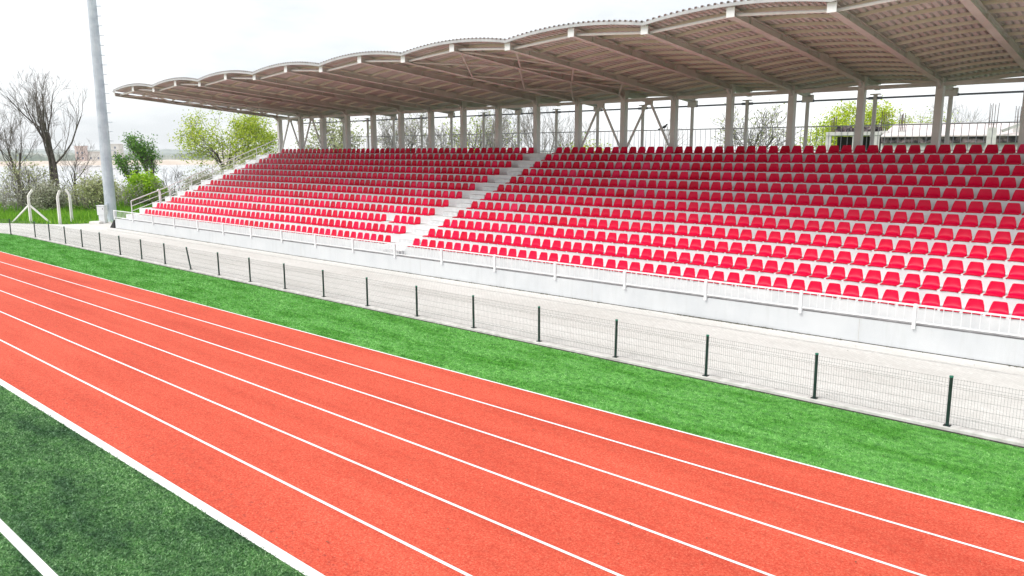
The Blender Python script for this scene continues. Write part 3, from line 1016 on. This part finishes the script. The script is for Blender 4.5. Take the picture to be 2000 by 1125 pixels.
def grow(rnd, wood, twig, tips, p, d, length, r, lvl, P):
    nseg = 5 if lvl == 0 else 4
    pts, rad = [p.copy()], [r]
    q = p.copy()
    dd = d.normalized()
    kids = []
    for i in range(nseg):
        dd = (dd + wobble(rnd, P['wob']) + Vector((0, 0, P['up'] * (0.4 if lvl == 0 else 1)))).normalized()
        q = q + dd * (length / nseg)
        t = (i + 1) / nseg
        rr = r * (1 - t * (1 - P['taper']))
        pts.append(q.copy())
        rad.append(max(rr, P['rmin']))
        if t >= P['start'][min(lvl, len(P['start'])-1)]:
            kids.append((q.copy(), dd.copy(), rr, t))
    tgt = wood if lvl < P['wood_lv'] else twig
    tgt.tube(pts, rad, 7 if lvl == 0 else (5 if lvl == 1 else (4 if lvl == 2 else 3)), False)
    if lvl >= P['lv']:
        tips.append((pts[-1], dd, length))
        tips.append((pts[len(pts)//2], dd, length))
        return
    nk = P['kids'][min(lvl, len(P['kids'])-1)]
    for c in range(nk):
        kp, kd, kr, kt = kids[c % len(kids)] if c < len(kids) else rnd.choice(kids)
        ang = rnd.uniform(0, 2*math.pi)
        side = kd.orthogonal().normalized()
        side.rotate(Matrix.Rotation(ang, 3, kd))
        sp = rnd.uniform(*P['spread'])
        nd = (kd * math.cos(sp) + side * math.sin(sp)).normalized()
        ln = length * rnd.uniform(*P['ratio']) * (1.15 - 0.35*kt)
        grow(rnd, wood, twig, tips, kp, nd, ln, max(kr * rnd.uniform(0.42, 0.62), P['rmin']), lvl + 1, P)

def leaves(rnd, mb, tips, per, size, rad):
    for p, d, ln in tips:
        for _ in range(per):
            o = Vector((rnd.gauss(0, 1), rnd.gauss(0, 1), rnd.gauss(0, 0.8))) * rad
            c = p + o
            a = Vector((rnd.uniform(-1, 1), rnd.uniform(-1, 1), rnd.uniform(-1, 1))).normalized()
            b = a.orthogonal().normalized()
            b.rotate(Matrix.Rotation(rnd.uniform(0, 6.28), 3, a))
            s = size * rnd.uniform(0.6, 1.3)
            cc = a.cross(b)
            mb.quad(c - b*s, c + cc*s*0.55, c + b*s, c - cc*s*0.55)

def tree(name, label, loc, h, r, P, seed, leaf=None, per=5, size=0.12, lrad=0.35, lean=(0, 0), group=None, stems=1, cat='tree', twig_mat=None):
    if group == 'bare trees behind the stand':
        twig_mat = M['bark_pale']  # overexposed light behind the stand painted as paler bark
    rnd = random.Random(seed)
    e = empty(name, loc, label, cat, group)
    wood, twig, tips = MB(), MB(), []
    for s in range(stems):
        d = Vector((lean[0] + (rnd.uniform(-.25, .25) if stems > 1 else 0), lean[1] + (rnd.uniform(-.25, .25) if stems > 1 else 0), 1))
        off = Vector((rnd.uniform(-.4, .4), rnd.uniform(-.4, .4), 0)) if stems > 1 else Vector((0, 0, 0))
        grow(rnd, wood, twig, tips, off + Vector((0, 0, -0.3)), d, h * P['trunk'], r, 0, P)
    # scale so that the top sits at h
    allv = wood.v + twig.v
    zt = max(v[2] for v in allv)
    k = h / zt
    sxy = P.get('sxy', 1.0) * k
    f = lambda v: (v[0]*sxy, v[1]*sxy, v[2]*k)
    wood.v = [f(v) for v in wood.v]
    twig.v = [f(v) for v in twig.v]
    tips = [(Vector(f(p)), d, ln) for p, d, ln in tips]
    wood.build('trunk', twig_mat or M['bark'], e)
    if leaf:
        lv = MB()
        leaves(rnd, lv, tips, per, size, lrad)
        cr = lv.build('crown', M[leaf], e)
        if twig.v:
            twig.build('twigs', twig_mat or M['twig'], cr)
    elif twig.v:
        twig.build('crown', twig_mat or M['twig'], e)
    return e

BARE = dict(wob=0.14, up=0.10, taper=0.5, rmin=0.009, start=[0.35, 0.25, 0.2], wood_lv=2, lv=5, kids=[6, 4, 3, 3, 3], spread=(0.35, 0.85), ratio=(0.55, 0.8), trunk=0.55)
BARE4 = dict(BARE, lv=4, kids=[6, 4, 3, 3])
UPR = dict(BARE, up=0.16, wob=0.17, trunk=0.62, start=[0.45, 0.25, 0.2], kids=[6, 4, 3, 2, 2], spread=(0.35, 0.85), ratio=(0.5, 0.76))
BROAD = dict(wob=0.16, up=0.07, taper=0.6, rmin=0.012, start=[0.35, 0.25, 0.2], wood_lv=2, lv=4, kids=[6, 5, 4, 3], spread=(0.45, 1.0), ratio=(0.6, 0.85), trunk=0.5)
COLM = dict(BROAD, up=0.24, spread=(0.25, 0.6), trunk=0.62, ratio=(0.45, 0.65), start=[0.42, 0.25], kids=[8, 5, 3, 3])
BUSH = dict(BROAD, up=0.12, trunk=0.6, start=[0.1, 0.1], lv=3, kids=[6, 5, 4])

GB = 'bare trees by the lake'
tree('bare_tree', 'tall bare tree with wide forked crown, right one of the twin trunks', (-78.9, 25.8, -0.1), 13.4, 0.27, UPR, 11, group=GB)
tree('bare_tree', 'tall bare tree with straighter trunk, left one of the twin trunks', (-80.2, 25.4, -0.1), 12.9, 0.25, UPR, 23, group=GB)
tree('bare_tree', 'slim leaning bare tree at the far left of the photo', (-81.2, 23.2, -0.1), 9.8, 0.14, dict(UPR, kids=[5, 4, 3, 2]), 5, lean=(-0.06, -0.05), group=GB)
tree('bare_tree', 'slim upright bare tree between the leaning one and the twin trunks', (-84.0, 24.9, -0.1), 10.4, 0.17, dict(UPR, kids=[5, 4, 3, 2]), 31, group=GB)
tree('bare_tree', 'small short bare tree just left of the floodlight mast', (-75.5, 26.3, -0.1), 6.8, 0.13, BARE4, 41, group=GB)
tree('poplar', 'dark green upright poplar across from the mast at the lake edge', (-85.6, 38.0, -0.9), 8.1, 0.24, COLM, 7, leaf='leaf_dark', per=4, size=0.115, lrad=0.30)
tree('poplar', 'smaller dark green poplar leaning left beside the taller poplar', (-85.6, 36.6, -0.9), 6.0, 0.16, dict(COLM, kids=[7, 4, 3, 2]), 9, leaf='leaf_dark', per=4, size=0.115, lrad=0.26, lean=(-0.22, -0.2))
tree('bush', 'bright lime green bush under the dark poplar', (-75.5, 32.4, -0.1), 3.3, 0.07, BUSH, 12, leaf='leaf_lime', per=9, size=0.13, lrad=0.28, stems=6, cat='bush')
tree('leafing_tree', 'broad yellow-green tree with dark forked limbs left of the seats', (-74.9, 40.7, -0.1), 9.6, 0.30, dict(BROAD, sxy=0.88), 17, leaf='leaf_yellow', per=17, size=0.105, lrad=0.40)
tree('wispy_tree', 'thin grey wispy tree between lime bush and yellow-green tree', (-71.0, 33.2, -0.1), 4.2, 0.06, BARE4, 27)
tree('willow_bush', 'pale green willow bush behind the upper end of the handrail', (-66.5, 38.3, -0.1), 5.3, 0.10, BUSH, 29, leaf='leaf_pale', per=6, size=0.12, lrad=0.35, stems=3, cat='bush')
tree('low_bush', 'grey green bush below the broad yellow-green tree', (-67.2, 33.8, -0.1), 3.6, 0.08, BUSH, 33, leaf='leaf_brush', per=4, size=0.11, lrad=0.35, stems=4, cat='bush')

tree('low_bush', 'olive yellow shrub behind the braced concrete post', (-78.0, 22.8, -0.1), 4.6, 0.07, BUSH, 133, leaf='leaf_pale', per=1, size=0.10, lrad=0.4, stems=4, cat='bush')
tree('low_bush', 'pale green shrub between the short bare tree and the mast', (-72.5, 27.0, -0.1), 3.4, 0.06, BUSH, 135, leaf='leaf_pale', per=3, size=0.10, lrad=0.35, stems=4, cat='bush')
tree('low_bush', 'olive green shrub behind the two unbraced concrete posts', (-75.5, 24.0, -0.1), 2.6, 0.05, BUSH, 137, leaf='leaf_brush', per=4, size=0.09, lrad=0.35, stems=4, cat='bush')

# trees seen under the roof behind the stand
tree('leafing_tree', 'pale yellow-green tree behind the two leftmost roof columns', (-60.0, 42.0, -0.1), 8.8, 0.22, BROAD, 51, leaf='leaf_pale', per=3, size=0.12, lrad=0.40)
tree('leafing_tree', 'loose yellow-green tree behind the third and fourth columns from the left', (-57.0, 48.0, -0.1), 9.0, 0.22, BROAD, 53, leaf='leaf_pale', per=1, size=0.11, lrad=0.45)
GR = 'bare trees behind the stand'
tree('bare_tree', 'dense bare tree seen behind the fourth and fifth roof columns', (-52.0, 45.0, -0.1), 9.4, 0.22, BARE, 61, group=GR)
tree('bare_tree', 'dense bare tree seen behind the sixth roof column', (-48.0, 46.5, -0.1), 9.4, 0.22, BARE, 63, group=GR)
tree('leafing_tree', 'sparse yellow-green tree behind the sixth and seventh columns', (-52.0, 54.0, -0.1), 9.0, 0.2, BROAD, 65, leaf='leaf_yellow', per=2, size=0.11, lrad=0.45)
tree('bare_tree', 'thick-limbed bare tree seen behind the eighth roof column', (-43.5, 47.0, -0.1), 10.2, 0.34, BARE, 67, group=GR)
tree('bare_tree', 'dense bare tree behind the ninth roof column', (-40.0, 48.0, -0.1), 10.2, 0.26, BARE, 69, group=GR)
tree('bare_tree', 'spreading bare tree behind the tenth column, left of the stair head', (-37.5, 49.0, -0.1), 9.0, 0.22, BARE4, 71, lean=(0.1, 0), group=GR)
tree('low_bush', 'small yellow-green bush behind the rear railing right of the stair head', (-35.0, 48.8, 0.4), 5.9, 0.06, BUSH, 73, leaf='leaf_bright', per=4, size=0.10, lrad=0.22, stems=2, cat='bush')
tree('bare_tree', 'faint thin bare tree behind the right pair of raking braces', (-35.5, 60.5, -0.1), 8.6, 0.14, dict(BARE4, kids=[4, 3, 2, 2]), 75, group=GR)
tree('leafing_tree', 'sparsely leafed grey-green tree behind the fourteenth roof column', (-26.4, 56.4, -0.1), 8.7, 0.22, BROAD, 77, leaf='leaf_pale', per=1, size=0.09, lrad=0.4)
tree('leafing_tree', 'bright yellow-green rounded tree behind the unfinished building', (-24.6, 83.6, -0.1), 10.0, 0.3, BROAD, 79, leaf='leaf_bright', per=16, size=0.12, lrad=0.50)
tree('leafing_tree', 'second yellow-green tree half hidden by the sixteenth roof column', (-22.6, 88.5, -0.1), 9.6, 0.22, BROAD, 81, leaf='leaf_yellow', per=8, size=0.10, lrad=0.5)
tree('bare_tree', 'grey bare tree right of the yellow-green trees behind the building', (-20.4, 88.0, -0.1), 9.0, 0.2, BARE4, 83, group=GR)
tree('bare_tree', 'bare forked tree rising above the pale tiled roof', (-20.8, 93.0, -0.1), 11.2, 0.24, BARE4, 85, group=GR)
tree('bare_tree', 'faint bare tree above the roof left of the rebar columns', (-18.2, 99.0, -0.1), 10.8, 0.2, dict(BARE4, kids=[4, 3, 3, 2]), 87, group=GR)

# brush and grass on the bank: countless
rnd = random.Random(99)
ug, ul = MB(), MB()
for _ in range(900):
    t = rnd.random()
    a = R(rnd.uniform(58.0, 76.5))
    d = rnd.uniform(79, 92)
    x, y = -math.sin(a)*d, math.cos(a)*d
    h = rnd.uniform(0.9, 2.7) * (1.0 if a > R(66) else 0.7)
    z0 = -0.1 if d < 86 else -0.5
    p = Vector((x, y, z0))
    dr = Vector((rnd.uniform(-.4, .4), rnd.uniform(-.4, .4), 1)).normalized()
    pts = [p, p + dr*h*0.5, p + dr*h + wobble(rnd, 0.25)]
    ug.tube(pts, [0.022, 0.015, 0.008], 3, False)
    for _q in range(5):
        s = p + dr*h*rnd.uniform(0.3, 0.95)
        dq = (dr + wobble(rnd, 0.9)).normalized()
        ug.tube([s, s + dq*h*0.3], [0.011, 0.006], 3, False)
        leaves(rnd, ul, [(s + dq*h*0.25, dq, 1)], 5, 0.07, 0.20)
uo = stuff(tag(ug.build('undergrowth', M['bark_pale']), 'tangled grey brush and brambles along the lake edge', 'undergrowth'))
ulo = ul.build('brush_leaves', M['leaf_brush'], uo)
ulo['kind'] = 'stuff'

bank = MB()
BK = [(-58.6, 24.6), (-59.4, 22.6), (-60.3, 20.2), (-65.2, 17.4), (-76, 13.3), (-84, 8), (-92, 24), (-88, 38), (-72, 40), (-58, 30)]
struct(MB().prism(BK, -0.1, 0.03, 'z').build('grass_bank', M['bank']))
gb = MB()
def inside(x, y, poly):
    c = False
    for i in range(len(poly)):
        (x1, y1), (x2, y2) = poly[i-1], poly[i]
        if (y1 > y) != (y2 > y) and x < (x2-x1)*(y-y1)/(y2-y1)+x1:
            c = not c
    return c
cnt = 0
while cnt < 26000:
    x, y = rnd.uniform(-88, -58), rnd.uniform(10, 38)
    if not inside(x, y, BK):
        continue
    cnt += 1
    h = rnd.uniform(0.12, 0.42) * (1.2 + 0.7*math.sin(x*0.9)*math.cos(y*0.7))
    a = rnd.uniform(0, 6.28)
    w = 0.035
    lx, ly = rnd.uniform(-.12, .12), rnd.uniform(-.12, .12)
    gb.quad((x - w*math.cos(a), y - w*math.sin(a), 0.02), (x + w*math.cos(a), y + w*math.sin(a), 0.02), (x + lx, y + ly, h))
stuff(tag(gb.build('bank_grass', M['grass_blade']), 'bright green long grass on the bank beyond the pavement', 'grass'))

# artificial turf fibres where the turf is close enough to show its pile
def turf(name, mat, label, n, y0, y1, hmax, seed, far=-46.0, x_near=4.0):
    rnd = random.Random(seed)
    mb = MB()
    for _ in range(n):
        u = rnd.random()
        y = rnd.uniform(y0, y1)
        # denser towards the camera; kept to what this side of the pitch shows
        x = x_near - (abs(far) + x_near) * u ** 1.6
        if 2.66 < y < 2.82:
            continue
        h = rnd.uniform(0.35, 1.0) * hmax
        a = rnd.uniform(0, 6.28)
        w = 0.006 + 0.0006 * abs(x)
        lx, ly = rnd.uniform(-.03, .03), rnd.uniform(-.03, .03)
        mb.quad((x - w*math.cos(a), y - w*math.sin(a), 0.003), (x + w*math.cos(a), y + w*math.sin(a), 0.003), (x + lx, y + ly, h))
    stuff(tag(mb.build(name, mat), label, 'turf'))
turf('pitch_fibres', M['turf_dark_blade'], 'dark green artificial turf pile on the pitch inside the track', 150000, 1.4, 4.812, 0.032, 3, -24, -6.5)
turf('strip_fibres', M['turf_light_blade'], 'light green artificial turf pile on the strip beside the track', 200000, YL[6] + 0.018, 15.44, 0.035, 4, -62)

db = MB()
rnd2 = random.Random(15)
for _ in range(260):
    x = 2.0 - 40*rnd2.random()**1.4
    y = rnd2.choice([15.5 + abs(rnd2.gauss(0, 0.05)) - 0.12, rnd2.uniform(12.6, 15.5), rnd2.uniform(4.95, 12.2), rnd2.uniform(15.9, 21.2), 21.2 - abs(rnd2.gauss(0, 0.1))])
    z = 0.058 if y > 15.6 else 0.02
    w, a = rnd2.uniform(0.008, 0.026), rnd2.uniform(0, 6.28)
    ca, sa = math.cos(a)*w, math.sin(a)*w
    db.quad((x-ca, y-sa, z), (x+sa*.6, y-ca*.6, z+0.006), (x+ca, y+sa, z+0.003), (x-sa*.6, y+ca*.6, z+0.010))
stuff(tag(db.build('litter', M['weed']), 'scattered tiny dry leaves and crumbs on track, turf and pavement', 'litter'))

# weeds in the joint at the foot of the wall
wm = MB()
for _ in range(150):
    cx = rnd.choice([rnd.uniform(-53, 0), rnd.gauss(-19, 2.5), rnd.gauss(-45, 2.0), rnd.gauss(-10, 1.2)])
    for _q in range(rnd.randint(3, 14)):
        x, y = cx + rnd.gauss(0, 0.09), 21.26 - abs(rnd.gauss(0, 0.03))
        h = rnd.uniform(0.02, 0.10)
        h *= 0.6
        wm.quad((x-0.01, y, 0.05), (x+0.01, y, 0.05), (x+rnd.uniform(-.03, .03), y-rnd.uniform(0, .05), 0.05+h))
stuff(tag(wm.build('weeds', M['weed']), 'small dry weeds in the joint at the foot of the white wall', 'weeds'))

# ------------------------------------------------------------------ unfinished building behind the stand
ub = empty('unfinished_building', (-16, 70, 0), 'half-ruined low building with pale tiled roof and bare rebar columns behind the stand', 'building')
d0 = Vector((10.2, 2.0, 0)).normalized()      # along its front
o0 = Vector((-24.9, 70.4, 0))
n0 = Vector((-d0.y, d0.x, 0))
def U(a, b, z):
    q = o0 + d0*a + n0*b
    return (q.x, q.y, z)
def ubox(mb, a0, a1, b0, b1, z0, z1):
    n = len(mb.v)
    mb.v += [U(a0, b0, z0), U(a1, b0, z0), U(a1, b1, z0), U(a0, b1, z0), U(a0, b0, z1), U(a1, b0, z1), U(a1, b1, z1), U(a0, b1, z1)]
    mb.f += [(n, n+3, n+2, n+1), (n+4, n+5, n+6, n+7), (n, n+1, n+5, n+4), (n+1, n+2, n+6, n+5), (n+2, n+3, n+7, n+6), (n+3, n, n+4, n+7)]
    return mb
ubox(MB(), 0.0, 4.4, 0, 4, 6.55, 6.85).build('lintel', M['raw_concrete'], ub)
for a in (0.0, 2.2, 3.9):
    ubox(MB(), a, a + 0.45, 0.05, 0.5, 0, 6.548).build('pillar', M['raw_concrete'], ub)
ubox(MB(), 0.5, 30, 3.5, 3.8, 0, 6.5).build('back_wall', M['dark_gap'], ub)  # near-black colour stands in for the shade inside the openings
rb_ = MB()
for q in range(26):
    a = rnd.uniform(0.6, 4.2)
    ubox(rb_, a, a + rnd.uniform(0.15, 0.5), 0.2 + 0.1*q % 2, 2 + 0.1*(q % 3), 6.853, 6.9 + rnd.uniform(0.2, 0.55))
rb_.build('rubble', M['tile_old'], ub)
rf = MB()
# pitched roof: eave low, ridge high
a0, a1 = 4.5, 30.0
e = 6.36
rf.v = [U(a0, -0.6, e), U(a1, -0.6, e), U(a1, 5.0, e+1.15), U(a0+0.6, 5.0, e+1.15), U(a0, -0.6, e+0.1), U(a1, -0.6, e+0.1), U(a1, 5.0, e+1.27), U(a0+0.6, 5.0, e+1.27)]
rf.f = [(0, 3, 2, 1), (4, 5, 6, 7), (0, 1, 5, 4), (1, 2, 6, 5), (2, 3, 7, 6), (3, 0, 4, 7)]
rf.build('roof', M['tile_red'], ub)
ubox(MB(), 4.5, 30, -0.35, -0.2, 5.85, 6.35).build('eave_board', M['tile_old'], ub)
ubox(MB(), 4.5, 30, -0.1, 3.4, 0.0, 5.84).build('wall', M['raw_concrete'], ub)
def rebar_col(a, b, z0, ztopc, zt, w=0.32, sp=1):
    c = ubox(MB(), a-w, a+w, b-w, b+w, z0, ztopc).build('concrete_column', M['raw_concrete'], ub) if ztopc > z0 else None
    m = MB()
    for ia in range(4):
        for ib in range(2):
            pa, pb = a - w*0.8 + 1.6*w*ia/3, b - w*0.8 + 1.6*w*ib
            z1 = zt - rnd.uniform(0, 0.25)
            m.tube([U(pa, pb, max(z0, ztopc-0.2)), U(pa + rnd.uniform(-.05, .05), pb, z1)], 0.022, 4, False)
    for z in (ztopc + 0.25, ztopc + 0.5):
        if z < zt - 0.3:
            m.tube([U(a-w, b-w*0.8, z), U(a+w, b-w*0.8, z)], 0.02, 4, False)
    m.build('rebar', M['rebar'], c or ub)
rebar_col(12.5, -1.6, 0, 7.0, 8.95)
rebar_col(14.3, 0.6, 0, 7.35, 8.75)
rebar_col(15.6, 3.2, 0, 7.5, 8.65)
rebar_col(2.6, 0.8, 6.6, 6.86, 8.5)
rebar_col(0.5, 0.8, 6.6, 6.86, 8.3, 0.2)
rebar_col(4.6, 0.8, 6.4, 6.9, 8.65)
rebar_col(5.9, 1.2, 6.4, 6.9, 8.5, 0.25)
MB().bar(U(13.2, -0.8, 6.75), U(15.0, 0.2, 7.55), 0.2, 0.22).build('fallen_beam', M['raw_concrete'], ub)
adopt(ub)

# ------------------------------------------------------------------ air
hz_m = D.materials.new('haze_air')
hz_m.use_nodes = True
nt = hz_m.node_tree
nt.nodes.clear()
ho = nt.nodes.new("ShaderNodeOutputMaterial")
hv = nt.nodes.new("ShaderNodeVolumePrincipled")
hv.inputs['Color'].default_value = (0.97, 0.985, 1.0, 1)
hv.inputs['Density'].default_value = 0.00016
hv.inputs['Anisotropy'].default_value = 0.2
nt.links.new(hv.outputs[0], ho.inputs['Volume'])
stuff(tag(MB().box((-2600, -1600, -4), (2600, 2700, 29)).build('haze', hz_m), 'pale haze in the air over the lake and stadium', 'haze'))
